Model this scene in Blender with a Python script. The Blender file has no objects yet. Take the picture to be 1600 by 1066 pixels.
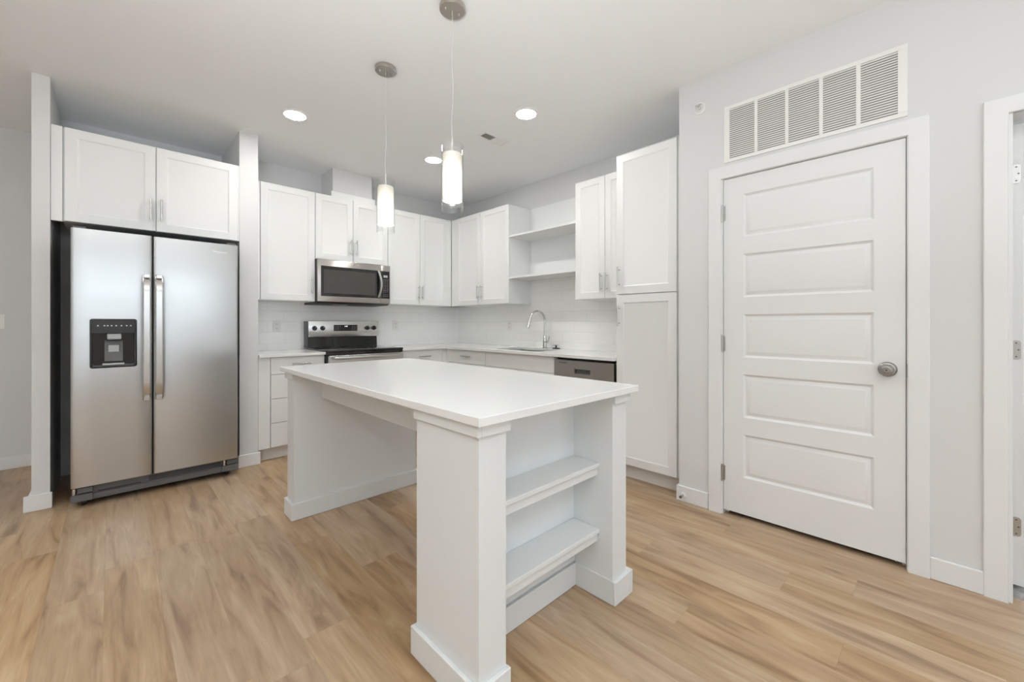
import bpy, bmesh, math
from mathutils import Vector, Matrix
PI = math.pi
S = bpy.context.scene
COL = S.collection

# ------------------------------------------------------------------ camera
F_PX = 645.0                                   # focal length in pixels of the 1600 px wide frame
YAW = math.atan(625 / F_PX)
cd = bpy.data.cameras.new('camera'); cam = bpy.data.objects.new('camera', cd); COL.objects.link(cam)
cd.sensor_width = 36.0; cd.lens = F_PX * 36.0 / 1600.0; cd.shift_y = -28.0 / 1600.0; cd.clip_start = 0.02
cam.location = (-3.37, -4.546, 1.175); cam.rotation_euler = (PI / 2, 0, -YAW)
S.camera = cam

# ------------------------------------------------------------------ world, exposure
W = bpy.data.worlds.new('daylight'); S.world = W; W.use_nodes = True
bg = W.node_tree.nodes['Background']; bg.inputs[0].default_value = (0.84, 0.92, 1.0, 1); bg.inputs[1].default_value = 2.7
S.view_settings.view_transform = 'Standard'; S.view_settings.look = 'None'
S.view_settings.gamma = 1.0; S.view_settings.use_curve_mapping = False
S.view_settings.exposure = 0.16
S.cycles.use_denoising = True
S.cycles.max_bounces = 12; S.cycles.diffuse_bounces = 8; S.cycles.glossy_bounces = 6
S.cycles.transmission_bounces = 8; S.cycles.transparent_max_bounces = 16
S.cycles.sample_clamp_indirect = 6.0
S.cycles.caustics_reflective = False; S.cycles.caustics_refractive = False

CAN_POWER = 150.0        # emission of the recessed downlights
PENDANT_W = 1.5

H = 2.74                # ceiling height
XW = -0.657             # face of the wall with the panelled door
# added fill light beside the camera, aimed at the ceiling to brighten the room
fl = bpy.data.lights.new('added_bounce_fill', 'AREA'); fl.shape = 'DISK'; fl.size = 0.6; fl.energy = 76.0; fl.color = (0.93, 0.97, 1.0)
fo = bpy.data.objects.new('added_bounce_fill', fl); COL.objects.link(fo); fo.location = (-3.85, -4.55, 1.35); fo.rotation_euler = (PI, 0, 0)
# window openings behind the camera: (x0, x1, z0, z1) in the rear wall, (y0, y1, z0, z1) in the added side windows
REAR_Y = -7.6; LEFT_X = -6.3
REAR_WIN = [(-6.1, -4.55, 0.12, 2.45), (-4.4, -1.0, 1.30, 2.15)]  # tall opening added for more daylight; wide band follows the refrigerator's reflection
ADDED_LEFT_WIN = [(-7.3, -6.5, 1.0, 2.2)]  # unseen window added to let in more light from the left
ADDED_RIGHT_WIN = [(-7.4, -6.05, 0.12, 2.45)]  # unseen window added for brightness, clear of the refrigerator's reflection
def portal(name, loc, rot, sx, sy):
    l = bpy.data.lights.new(name, 'AREA'); l.shape = 'RECTANGLE'; l.size = sx; l.size_y = sy
    o = bpy.data.objects.new(name, l); COL.objects.link(o); o.location = loc; o.rotation_euler = rot
    l.cycles.is_portal = True
for (a, b, c, d) in REAR_WIN:
    portal('window_daylight', ((a + b) / 2, REAR_Y - 0.06, (c + d) / 2), (PI / 2, 0, 0), b - a, d - c)
for (a, b, c, d) in ADDED_LEFT_WIN:
    portal('window_daylight', (LEFT_X - 0.06, (a + b) / 2, (c + d) / 2), (PI / 2, 0, -PI / 2), b - a, d - c)
for (a, b, c, d) in ADDED_RIGHT_WIN:
    portal('window_daylight', (XW + 0.19, (a + b) / 2, (c + d) / 2), (PI / 2, 0, PI / 2), b - a, d - c)
BED_WIN = (-5.78, -4.85, 0.35, 2.25); BED_X = 3.0
portal('window_daylight', (BED_X + 0.08, (BED_WIN[0] + BED_WIN[1]) / 2, (BED_WIN[2] + BED_WIN[3]) / 2), (PI / 2, 0, PI / 2), BED_WIN[1] - BED_WIN[0], BED_WIN[3] - BED_WIN[2])

# ------------------------------------------------------------------ materials
def mat(name, col, rough=0.5, metal=0.0, spec=0.5, **k):
    m = bpy.data.materials.new(name); m.use_nodes = True
    b = m.node_tree.nodes['Principled BSDF']
    b.inputs['Base Color'].default_value = (*col, 1); b.inputs['Roughness'].default_value = rough
    b.inputs['Metallic'].default_value = metal; b.inputs['Specular IOR Level'].default_value = spec
    for kk, v in k.items(): b.inputs[kk.replace('_', ' ')].default_value = v
    return m
def N(m, t, **k):
    n = m.node_tree.nodes.new(t)
    for a, v in k.items(): setattr(n, a, v)
    return n
def L(m, a, b): m.node_tree.links.new(a, b)
def noisy(m, scale=(1, 1, 1), amount=0.04, bump=0.0, bscale=None, rough_var=0.0, detail=3):
    """slight tonal variation of the base colour and a fine bump, in object space"""
    b = m.node_tree.nodes['Principled BSDF']; c = tuple(b.inputs['Base Color'].default_value)
    tc = N(m, 'ShaderNodeTexCoord'); mp = N(m, 'ShaderNodeMapping'); mp.inputs['Scale'].default_value = scale
    L(m, tc.outputs['Object'], mp.inputs[0]); nz = N(m, 'ShaderNodeTexNoise'); nz.inputs['Scale'].default_value = 1.0
    nz.inputs['Detail'].default_value = detail; L(m, mp.outputs[0], nz.inputs['Vector'])
    mx = N(m, 'ShaderNodeMix', data_type='RGBA')
    mx.inputs[6].default_value = tuple(min(1, x * (1 - amount)) for x in c[:3]) + (1,)
    mx.inputs[7].default_value = tuple(min(1, x * (1 + amount)) for x in c[:3]) + (1,)
    L(m, nz.outputs[0], mx.inputs[0]); L(m, mx.outputs[2], b.inputs['Base Color'])
    if bump:
        n2 = N(m, 'ShaderNodeTexNoise'); n2.inputs['Scale'].default_value = bscale or 200.0; n2.inputs['Detail'].default_value = 2
        L(m, tc.outputs['Object'], n2.inputs['Vector'])
        bp = N(m, 'ShaderNodeBump'); bp.inputs['Strength'].default_value = bump; bp.inputs['Distance'].default_value = 0.002
        L(m, n2.outputs[0], bp.inputs['Height']); L(m, bp.outputs[0], b.inputs['Normal'])
    if rough_var:
        mr = N(m, 'ShaderNodeMapRange'); r = b.inputs['Roughness'].default_value
        mr.inputs['To Min'].default_value = r - rough_var; mr.inputs['To Max'].default_value = r + rough_var
        L(m, nz.outputs[0], mr.inputs[0]); L(m, mr.outputs[0], b.inputs['Roughness'])
    return m
WALL = noisy(mat('wall_paint', (0.675, 0.68, 0.68), 0.75, spec=0.25), (0.7, 0.7, 0.7), 0.012, 0.12, 160)
CEIL = noisy(mat('ceiling_paint', (0.875, 0.89, 0.90), 0.9, spec=0.15), (0.6, 0.6, 0.6), 0.01, 0.2, 120)
TRIM = noisy(mat('trim_paint', (0.75, 0.76, 0.76), 0.38, spec=0.4), (2, 2, 2), 0.01, 0.04, 60)
CAB = noisy(mat('cabinet_paint', (0.76, 0.768, 0.765), 0.36, spec=0.4), (3, 3, 3), 0.008)
CABIN = noisy(mat('cabinet_carcass', (0.78, 0.765, 0.745), 0.5, spec=0.3), (3, 3, 3), 0.01)
TOE = noisy(mat('toe_kick_board', (0.70, 0.675, 0.645), 0.6, spec=0.3), (3, 3, 3), 0.02)
ISL = noisy(mat('island_paint', (0.70, 0.72, 0.722), 0.42, spec=0.4), (2, 2, 2), 0.01, 0.05, 80)
QUARTZ = noisy(mat('quartz', (0.765, 0.77, 0.762), 0.16, spec=0.5), (9, 9, 9), 0.02, detail=6)
STEEL = mat('brushed_steel', (0.60, 0.595, 0.58), 0.26, 1.0, Anisotropic=0.35)
def brushed(m, along, strength=0.25, wave=0.0):
    b = m.node_tree.nodes['Principled BSDF']; tc = N(m, 'ShaderNodeTexCoord'); mp = N(m, 'ShaderNodeMapping')
    mp.inputs['Scale'].default_value = along; L(m, tc.outputs['Object'], mp.inputs[0])
    nz = N(m, 'ShaderNodeTexNoise'); nz.inputs['Scale'].default_value = 1.0; nz.inputs['Detail'].default_value = 2; L(m, mp.outputs[0], nz.inputs['Vector'])
    mr = N(m, 'ShaderNodeMapRange'); r = b.inputs['Roughness'].default_value
    mr.inputs['To Min'].default_value = r * 0.95; mr.inputs['To Max'].default_value = r * 1.06
    L(m, nz.outputs[0], mr.inputs[0]); L(m, mr.outputs[0], b.inputs['Roughness'])
    bp = N(m, 'ShaderNodeBump'); bp.inputs['Strength'].default_value = strength; bp.inputs['Distance'].default_value = 0.0003
    L(m, nz.outputs[0], bp.inputs['Height'])
    if wave:
        n2 = N(m, 'ShaderNodeTexNoise'); n2.inputs['Scale'].default_value = 2.2; n2.inputs['Detail'].default_value = 1
        L(m, tc.outputs['Object'], n2.inputs['Vector'])
        b2 = N(m, 'ShaderNodeBump'); b2.inputs['Strength'].default_value = wave; b2.inputs['Distance'].default_value = 0.01
        L(m, n2.outputs[0], b2.inputs['Height']); L(m, bp.outputs[0], b2.inputs['Normal']); L(m, b2.outputs[0], b.inputs['Normal'])
    else: L(m, bp.outputs[0], b.inputs['Normal'])
    return m
brushed(STEEL, (0.6, 0.6, 45), 0.0)
FSTEEL = brushed(mat('refrigerator_steel', (0.585, 0.59, 0.585), 0.33, 1.0, Anisotropic=0.85), (0.6, 0.6, 30), 0.0, 0.25)
STEEL2 = brushed(mat('brushed_steel_dark', (0.50, 0.475, 0.45), 0.28, 1.0), (0.6, 0.6, 45), 0.0)
NICKEL = brushed(mat('brushed_nickel', (0.56, 0.53, 0.49), 0.3, 1.0), (60, 60, 60), 0.1)
KNOB = noisy(mat('satin_nickel', (0.36, 0.35, 0.33), 0.32, 1.0), (5, 5, 5), 0.02)
CHROME = noisy(mat('chrome', (0.72, 0.72, 0.71), 0.1, 1.0), (5, 5, 5), 0.01)
PULL = noisy(mat('pull_metal', (0.58, 0.57, 0.55), 0.22, 1.0), (5, 5, 5), 0.02)
HINGE = noisy(mat('hinge_metal', (0.50, 0.50, 0.48), 0.35, 1.0), (20, 20, 20), 0.03)
BLACKG = noisy(mat('black_glass', (0.012, 0.011, 0.010), 0.06, spec=0.6), (4, 4, 4), 0.05)
GLASSTOP = noisy(mat('cooktop_glass', (0.014, 0.012, 0.011), 0.07, spec=0.6), (4, 4, 4), 0.05)
WINDOWG = noisy(mat('microwave_window', (0.045, 0.04, 0.036), 0.10, spec=0.8), (4, 4, 4), 0.08)
BLACKP = noisy(mat('black_plastic', (0.02, 0.02, 0.021), 0.4), (8, 8, 8), 0.1, 0.1, 300)
DGREY = noisy(mat('dark_grey_plastic', (0.11, 0.11, 0.11), 0.45), (8, 8, 8), 0.08)
FSIDE = noisy(mat('fridge_side', (0.045, 0.046, 0.048), 0.45), (8, 8, 8), 0.08, 0.15, 250)
GREYP = noisy(mat('grey_plastic', (0.45, 0.47, 0.47), 0.3), (8, 8, 8), 0.05)
SOCKET = noisy(mat('white_plastic', (0.80, 0.79, 0.77), 0.35), (8, 8, 8), 0.01)
DARK = noisy(mat('dark_slot', (0.03, 0.03, 0.03), 0.7), (8, 8, 8), 0.1)
SHADOWGAP = noisy(mat('duct_shade', (0.30, 0.30, 0.29), 0.8), (8, 8, 8), 0.1)  # grey for the sheets behind the louvres, painted as shade inside the duct
GREYC = noisy(mat('cord_grey', (0.55, 0.55, 0.54), 0.4), (8, 8, 8), 0.02)
LOGO = noisy(mat('logo_silver', (0.75, 0.75, 0.74), 0.25, 1.0), (8, 8, 8), 0.01)
PRINT = noisy(mat('panel_print', (0.55, 0.55, 0.54), 0.5), (8, 8, 8), 0.01)
LOGOD = noisy(mat('logo_dark', (0.12, 0.11, 0.10), 0.4), (8, 8, 8), 0.01)
def emit(name, col, s):
    m = mat(name, (0.9, 0.9, 0.9), 0.5); b = m.node_tree.nodes['Principled BSDF']
    b.inputs['Emission Color'].default_value = (*col, 1); b.inputs['Emission Strength'].default_value = s
    return m
LED = emit('downlight_lens', (1.0, 0.985, 0.955), CAN_POWER)
DIGIT = emit('display_digits', (0.75, 0.9, 1.0), 1.2)

# clear glass that lets lamp light through without caustics: transparent plus fresnel gloss
GLASS = bpy.data.materials.new('clear_glass'); GLASS.use_nodes = True
nt = GLASS.node_tree; nt.nodes.clear()
o_ = nt.nodes.new('ShaderNodeOutputMaterial'); mx = nt.nodes.new('ShaderNodeMixShader'); tr = nt.nodes.new('ShaderNodeBsdfTransparent')
gl = nt.nodes.new('ShaderNodeBsdfGlossy'); lw = nt.nodes.new('ShaderNodeLayerWeight'); lw.inputs[0].default_value = 0.5
pw = nt.nodes.new('ShaderNodeMath'); pw.operation = 'POWER'; pw.inputs[1].default_value = 3.0; nt.links.new(lw.outputs['Facing'], pw.inputs[0])
ma = nt.nodes.new('ShaderNodeMath'); ma.operation = 'MULTIPLY_ADD'; ma.inputs[1].default_value = 0.60; ma.inputs[2].default_value = 0.04; nt.links.new(pw.outputs[0], ma.inputs[0])
tr.inputs[0].default_value = (0.985, 0.99, 0.99, 1); gl.inputs['Roughness'].default_value = 0.03
nt.links.new(ma.outputs[0], mx.inputs[0]); nt.links.new(tr.outputs[0], mx.inputs[1]); nt.links.new(gl.outputs[0], mx.inputs[2]); nt.links.new(mx.outputs[0], o_.inputs[0])
# frosted opal glass: lit from inside by the bulb
OPAL = bpy.data.materials.new('opal_glass'); OPAL.use_nodes = True
nt = OPAL.node_tree; nt.nodes.clear()
o_ = nt.nodes.new('ShaderNodeOutputMaterial'); mx = nt.nodes.new('ShaderNodeMixShader'); tl = nt.nodes.new('ShaderNodeBsdfTranslucent')
df = nt.nodes.new('ShaderNodeBsdfDiffuse'); tl.inputs[0].default_value = (0.95, 0.93, 0.89, 1); df.inputs[0].default_value = (0.9, 0.89, 0.87, 1)
mx.inputs[0].default_value = 0.45
nt.links.new(tl.outputs[0], mx.inputs[1]); nt.links.new(df.outputs[0], mx.inputs[2]); nt.links.new(mx.outputs[0], o_.inputs[0])

def floor_material():
    m = mat('oak_planks', (0.5, 0.35, 0.22), 0.38, spec=0.5); b = m.node_tree.nodes['Principled BSDF']
    PWD, PLN = 0.178, 1.22
    tc = N(m, 'ShaderNodeTexCoord'); sp = N(m, 'ShaderNodeSeparateXYZ'); L(m, tc.outputs['Object'], sp.inputs[0])
    def M(op, a, b_=None, c=None):
        n = N(m, 'ShaderNodeMath', operation=op)
        for i, v in enumerate((a, b_, c)):
            if v is None: continue
            if isinstance(v, (int, float)): n.inputs[i].default_value = v
            else: L(m, v, n.inputs[i])
        return n.outputs[0]
    xs = M('DIVIDE', M('ADD', sp.outputs[0], 50.03), PWD); row = M('FLOOR', xs)
    wn = N(m, 'ShaderNodeTexWhiteNoise', noise_dimensions='1D'); L(m, row, wn.inputs['W'])
    ys = M('ADD', M('DIVIDE', sp.outputs[1], PLN), M('MULTIPLY', wn.outputs['Value'], 7.3)); cl = M('FLOOR', ys)
    cb = N(m, 'ShaderNodeCombineXYZ'); L(m, row, cb.inputs[0]); L(m, cl, cb.inputs[1])
    w2 = N(m, 'ShaderNodeTexWhiteNoise', noise_dimensions='3D'); L(m, cb.outputs[0], w2.inputs['Vector'])
    # grain coordinates, shifted per plank
    off = M('MULTIPLY', w2.outputs['Value'], 37.0)
    gv = N(m, 'ShaderNodeCombineXYZ')
    L(m, M('ADD', M('MULTIPLY', sp.outputs[0], 15.0), off), gv.inputs[0]); L(m, M('ADD', M('MULTIPLY', sp.outputs[1], 1.9), off), gv.inputs[1]); L(m, off, gv.inputs[2])
    g1 = N(m, 'ShaderNodeTexNoise'); g1.inputs['Scale'].default_value = 1.0; g1.inputs['Detail'].default_value = 7; g1.inputs['Roughness'].default_value = 0.55; g1.inputs['Distortion'].default_value = 0.9
    L(m, gv.outputs[0], g1.inputs['Vector'])
    gf = N(m, 'ShaderNodeCombineXYZ')
    L(m, M('ADD', M('MULTIPLY', sp.outputs[0], 120.0), off), gf.inputs[0]); L(m, M('ADD', M('MULTIPLY', sp.outputs[1], 5.0), off), gf.inputs[1])
    g2 = N(m, 'ShaderNodeTexNoise'); g2.inputs['Scale'].default_value = 1.0; g2.inputs['Detail'].default_value = 3; L(m, gf.outputs[0], g2.inputs['Vector'])
    ramp = N(m, 'ShaderNodeValToRGB'); L(m, g1.outputs[0], ramp.inputs[0])
    e = ramp.color_ramp.elements; e[0].position = 0.30; e[0].color = (0.265, 0.165, 0.092, 1); e[1].position = 0.70; e[1].color = (0.525, 0.39, 0.25, 1)
    x = e.new(0.44); x.color = (0.405, 0.272, 0.158, 1); x = e.new(0.56); x.color = (0.455, 0.318, 0.193, 1)
    fine = N(m, 'ShaderNodeMapRange'); fine.inputs['To Min'].default_value = 0.93; fine.inputs['To Max'].default_value = 1.07; fine.inputs['From Min'].default_value = 0.3; fine.inputs['From Max'].default_value = 0.7
    L(m, g2.outputs[0], fine.inputs[0])
    tone = N(m, 'ShaderNodeMapRange'); tone.inputs['To Min'].default_value = 0.86; tone.inputs['To Max'].default_value = 1.04; L(m, w2.outputs['Value'], tone.inputs[0])
    # seams
    fx = M('FRACT', xs); fy = M('FRACT', ys)
    ex = M('MINIMUM', fx, M('SUBTRACT', 1.0, fx)); ey = M('MINIMUM', fy, M('SUBTRACT', 1.0, fy))
    sx = M('LESS_THAN', ex, 0.0007 / PWD); sy = M('LESS_THAN', ey, 0.0009 / PLN); seam = M('MAXIMUM', sx, sy)
    k = M('MULTIPLY', M('MULTIPLY', fine.outputs[0], tone.outputs[0]), M('SUBTRACT', 1.0, M('MULTIPLY', seam, 0.18)))
    hsv = N(m, 'ShaderNodeHueSaturation'); L(m, ramp.outputs[0], hsv.inputs['Color']); L(m, k, hsv.inputs['Value'])
    st = N(m, 'ShaderNodeSeparateColor'); L(m, w2.outputs['Color'], st.inputs[0])
    sm = N(m, 'ShaderNodeMapRange'); sm.inputs['To Min'].default_value = 0.85; sm.inputs['To Max'].default_value = 1.1; L(m, st.outputs[1], sm.inputs[0]); L(m, sm.outputs[0], hsv.inputs['Saturation'])
    L(m, hsv.outputs[0], b.inputs['Base Color'])
    bp = N(m, 'ShaderNodeBump'); bp.inputs['Strength'].default_value = 0.25; bp.inputs['Distance'].default_value = 0.001
    L(m, M('SUBTRACT', g2.outputs[0], M('MULTIPLY', seam, 1.5)), bp.inputs['Height']); L(m, bp.outputs[0], b.inputs['Normal'])
    return m
PLANKS = floor_material()

def tile_material(name, axis):
    m = mat(name, (0.92, 0.92, 0.905), 0.10, spec=0.5); b = m.node_tree.nodes['Principled BSDF']
    tc = N(m, 'ShaderNodeTexCoord'); sp = N(m, 'ShaderNodeSeparateXYZ'); L(m, tc.outputs['Object'], sp.inputs[0])
    cb = N(m, 'ShaderNodeCombineXYZ')
    L(m, sp.outputs[axis], cb.inputs[0]); ad = N(m, 'ShaderNodeMath', operation='ADD'); L(m, sp.outputs[2], ad.inputs[0]); ad.inputs[1].default_value = 0.0
    L(m, ad.outputs[0], cb.inputs[1])
    def brick(mortar, smooth):
        t = N(m, 'ShaderNodeTexBrick'); t.offset = 0.5; t.inputs['Scale'].default_value = 1.0
        t.inputs['Brick Width'].default_value = 0.305; t.inputs['Row Height'].default_value = 0.108
        t.inputs['Mortar Size'].default_value = mortar; t.inputs['Mortar Smooth'].default_value = smooth
        L(m, cb.outputs[0], t.inputs['Vector']); return t
    t = brick(0.0016, 0.1); t.inputs['Color1'].default_value = (0.92, 0.92, 0.905, 1); t.inputs['Color2'].default_value = (0.90, 0.90, 0.885, 1); t.inputs['Mortar'].default_value = (0.83, 0.825, 0.81, 1)
    L(m, t.outputs['Color'], b.inputs['Base Color'])
    t2 = brick(0.004, 1.0); bp = N(m, 'ShaderNodeBump'); bp.invert = True; bp.inputs['Strength'].default_value = 0.5; bp.inputs['Distance'].default_value = 0.002
    L(m, t2.outputs['Fac'], bp.inputs['Height'])
    nz = N(m, 'ShaderNodeTexNoise'); nz.inputs['Scale'].default_value = 7; L(m, tc.outputs['Object'], nz.inputs['Vector'])
    b2 = N(m, 'ShaderNodeBump'); b2.inputs['Strength'].default_value = 0.12; b2.inputs['Distance'].default_value = 0.01; L(m, nz.outputs[0], b2.inputs['Height']); L(m, bp.outputs[0], b2.inputs['Normal'])
    L(m, b2.outputs[0], b.inputs['Normal'])
    return m
TILE_B = tile_material('tile_back', 0); TILE_R = tile_material('tile_right', 1)
CARPET = noisy(mat('carpet', (0.42, 0.41, 0.40), 0.95, spec=0.1), (60, 60, 60), 0.55, 0.8, 180)

# ------------------------------------------------------------------ mesh builder
class MB:
    def __init__(s): s.b = bmesh.new(); s.xf = None
    def _new(s, n0):
        s.b.verts.ensure_lookup_table(); vs = s.b.verts[n0:]
        if s.xf is not None:
            for v in vs: v.co = s.xf @ v.co
        return vs
    def box(s, x0, x1, y0, y1, z0, z1, bv=0.0, seg=1):
        if x0 > x1: x0, x1 = x1, x0
        if y0 > y1: y0, y1 = y1, y0
        if z0 > z1: z0, z1 = z1, z0
        t = bmesh.new()
        vs = [t.verts.new((x, y, z)) for x in (x0, x1) for y in (y0, y1) for z in (z0, z1)]
        for f in ((0, 1, 3, 2), (4, 6, 7, 5), (0, 4, 5, 1), (2, 3, 7, 6), (0, 2, 6, 4), (1, 5, 7, 3)): t.faces.new([vs[i] for i in f])
        if bv: bmesh.ops.bevel(t, geom=t.edges[:], offset=bv, segments=seg, affect='EDGES', profile=0.5)
        s._merge(t); return s
    def _merge(s, t):
        n0 = len(s.b.verts); mp = {}
        for v in t.verts: mp[v.index if v.index >= 0 else id(v)] = None
        t.verts.index_update(); new = [s.b.verts.new(v.co) for v in t.verts]
        for f in t.faces:
            try: s.b.faces.new([new[v.index] for v in f.verts])
            except ValueError: pass
        t.free(); s._new(n0)
    def rings(s, rings, cap0=True, cap1=True, closed=True):
        """lofts a list of equal-length vertex rings"""
        n0 = len(s.b.verts); R = [[s.b.verts.new(p) for p in r] for r in rings]; n = len(R[0])
        for a, b in zip(R, R[1:]):
            for i in range(n if closed else n - 1):
                j = (i + 1) % n; s.b.faces.new((a[i], a[j], b[j], b[i]))
        if cap0: s.b.faces.new(R[0][::-1])
        if cap1: s.b.faces.new(R[-1])
        s._new(n0); return s
    def tube(s, pts, r, n=12, cap=True):
        pts = [Vector(p) for p in pts]; rs = r if isinstance(r, (list, tuple)) else [r] * len(pts); out = []; up = None
        for i, p in enumerate(pts):
            d = (pts[min(i + 1, len(pts) - 1)] - pts[max(i - 1, 0)]).normalized()
            if up is None: up = Vector((0, 0, 1)) if abs(d.z) < 0.9 else Vector((1, 0, 0))
            a = d.cross(up).normalized(); up = a.cross(d).normalized()
            out.append([p + rs[i] * (math.cos(2 * PI * k / n) * a + math.sin(2 * PI * k / n) * up) for k in range(n)])
        return s.rings(out, cap, cap)
    def lathe(s, prof, c, axis='z', n=32, cap=True):
        out = []
        for r, h in prof:
            ring = []
            for k in range(n):
                a = 2 * PI * k / n; p, q = r * math.cos(a), r * math.sin(a)
                ring.append({'z': (c[0] + p, c[1] + q, c[2] + h), 'x': (c[0] + h, c[1] + p, c[2] + q), 'y': (c[0] + q, c[1] + h, c[2] + p)}[axis])
            out.append(ring)
        return s.rings(out, cap, cap)
    def shell(s, prof_out, prof_in, c, n=32):
        """closed lathe band, profile runs out then back in"""
        prof = prof_out + prof_in + [prof_out[0]]
        return s.lathe(prof, c, 'z', n, cap=False)

def origin_of(o):
    return Vector(o['_org']) if o is not None else Vector((0, 0, 0))
def build(name, mb, m, parent=None, org=None, label=None, stuff=False):
    b = mb.b; bmesh.ops.remove_doubles(b, verts=b.verts[:], dist=1e-6); bmesh.ops.recalc_face_normals(b, faces=b.faces[:])
    if parent is not None: o3 = origin_of(parent)
    elif org is not None: o3 = Vector(org)
    else:
        xs = [v.co.x for v in b.verts]; ys = [v.co.y for v in b.verts]; zs = [v.co.z for v in b.verts]
        o3 = Vector(((min(xs) + max(xs)) / 2, (min(ys) + max(ys)) / 2, min(zs)))
        if name.startswith(('floor', 'wall_', 'ceiling')): o3 = Vector((0, 0, 0))
    for v in b.verts: v.co -= o3
    me = bpy.data.meshes.new(name); b.to_mesh(me); b.free(); me.materials.append(m)
    me.polygons.foreach_set('use_smooth', [True] * len(me.polygons)); me.set_sharp_from_angle(angle=math.radians(32))
    o = bpy.data.objects.new(name, me); COL.objects.link(o); o['_org'] = tuple(o3)
    if parent is not None: o.parent = parent
    else: o.location = o3
    if label: o['label'] = label
    if stuff: o['kind'] = 'stuff'
    return o
def thing(name, loc, label=None, cat=None, group=None, struct=False):
    o = bpy.data.objects.new(name, None); o.empty_display_size = 0.1; COL.objects.link(o); o.location = loc; o['_org'] = tuple(loc)
    tag(o, label, cat, group, struct); return o
def tag(o, label=None, cat=None, group=None, struct=False):
    if label: o['label'] = label
    if cat: o['category'] = cat
    if group: o['group'] = group
    if struct: o['kind'] = 'structure'
    return o
def struct(name, mb, m, label=None): return tag(build(name, mb, m), label, None, None, True)
def bx(*a, **k): return MB().box(*a, **k)
def text(name, body, size, m, parent, pos, rot, depth=0.0004, align='CENTER'):
    c = bpy.data.curves.new(name, 'FONT'); c.body = body; c.size = size; c.extrude = depth; c.align_x = align; c.align_y = 'CENTER'
    t = bpy.data.objects.new(name, c); COL.objects.link(t); dg = bpy.context.evaluated_depsgraph_get(); dg.update()
    me = bpy.data.meshes.new_from_object(t.evaluated_get(dg)); COL.objects.unlink(t); bpy.data.objects.remove(t)
    me.transform(Matrix.Translation(Vector(pos) - origin_of(parent)) @ rot.to_4x4()); me.materials.clear(); me.materials.append(m)
    o = bpy.data.objects.new(name, me); COL.objects.link(o); o.parent = parent; o['_org'] = parent['_org']; return o
FACE_Y = Matrix.Rotation(PI / 2, 3, 'X')                                     # text facing -Y
FACE_X = Matrix.Rotation(-PI / 2, 3, 'Z') @ Matrix.Rotation(PI / 2, 3, 'X')  # text facing -X

# a front that lies in a wall plane: plane 'Y' faces -Y (u = x), plane 'X' faces -X (u = y)
def P3(pl, u, z, d):
    """u along the wall, z up, d = position of the plane's axis"""
    return (u, d, z) if pl == 'Y' else (d, u, z)
def rect(pl, u0, u1, z0, z1, d): return [P3(pl, u0, z0, d), P3(pl, u1, z0, d), P3(pl, u1, z1, d), P3(pl, u0, z1, d)]
def pbox(mb, pl, u0, u1, d0, d1, z0, z1, bv=0.0):
    return mb.box(u0, u1, d0, d1, z0, z1, bv) if pl == 'Y' else mb.box(d0, d1, u0, u1, z0, z1, bv)
def shaker(pl, u0, u1, z0, z1, back, th=0.02, fr=0.057, rec=0.006):
    """shaker door: frame, chamfer, sunk panel; back = plane of its back, front towards minus"""
    f = back - th; mb = MB(); e = 0.0015
    R = [rect(pl, u0, u1, z0, z1, back), rect(pl, u0, u1, z0, z1, f + e), rect(pl, u0 + e, u1 - e, z0 + e, z1 - e, f),
         rect(pl, u0 + fr, u1 - fr, z0 + fr, z1 - fr, f), rect(pl, u0 + fr + 0.004, u1 - fr - 0.004, z0 + fr + 0.004, z1 - fr - 0.004, f + rec * 0.55),
         rect(pl, u0 + fr + 0.010, u1 - fr - 0.010, z0 + fr + 0.010, z1 - fr - 0.010, f + rec)]
    return mb.rings(R)
def slab(pl, u0, u1, z0, z1, back, th=0.02): return pbox(MB(), pl, u0, u1, back, back - th, z0, z1, 0.0015)
def pull(parent, pl, face, u, z, length=0.155, vertical=True):
    mb = MB(); h = length / 2; st = 0.032; r = 0.0055; k = h - 0.022
    if vertical:
        mb.tube([P3(pl, u, z - h, face - st), P3(pl, u, z + h, face - st)], r, 12)
        for s in (-k, k): mb.tube([P3(pl, u, z + s, face), P3(pl, u, z + s, face - st)], 0.0045, 10)
    else:
        mb.tube([P3(pl, u - h, z, face - st), P3(pl, u + h, z, face - st)], r, 12)
        for s in (-k, k): mb.tube([P3(pl, u + s, z, face), P3(pl, u + s, z, face - st)], 0.0045, 10)
    return build('handle', mb, PULL, parent)

# ------------------------------------------------------------------ the room
struct('floor', bx(LEFT_X - 0.1, -0.6, REAR_Y - 0.1, 0.8, -0.05, 0).box(-0.6, 0.1, -4.4, 0.2, -0.05, 0), PLANKS, 'light oak plank floor running through kitchen and hall')
struct('ceiling', bx(LEFT_X - 0.1, BED_X + 0.1, REAR_Y - 0.1, 0.8, H, H + 0.1), CEIL, 'smooth off-white ceiling')
AB = 0.14   # back of the refrigerator alcove
struct('wall_back', bx(-2.49, 0.1, 0, 0.1, 0, H), WALL, 'off-white wall behind the range')
struct('wall_right', bx(0, 0.1, -3.446, 0.0, 0, H), WALL, 'off-white wall behind the sink')
struct('wall_alcove_left', bx(-3.731, -3.653, -0.61, 0.66, 0, H), WALL, 'narrow wall end left of the refrigerator')
struct('wall_alcove_right', bx(-2.627, -2.495, -0.60, 0.24, 0, H), WALL, 'narrow wall end right of the refrigerator')
struct('wall_alcove_back', bx(-3.653, -2.627, AB, AB + 0.1, 0, H), WALL, 'wall behind the refrigerator')
struct('wall_hall', bx(LEFT_X, -3.653, 0.66, 0.76, 0, H), WALL, 'beige hallway wall at far left')
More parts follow.
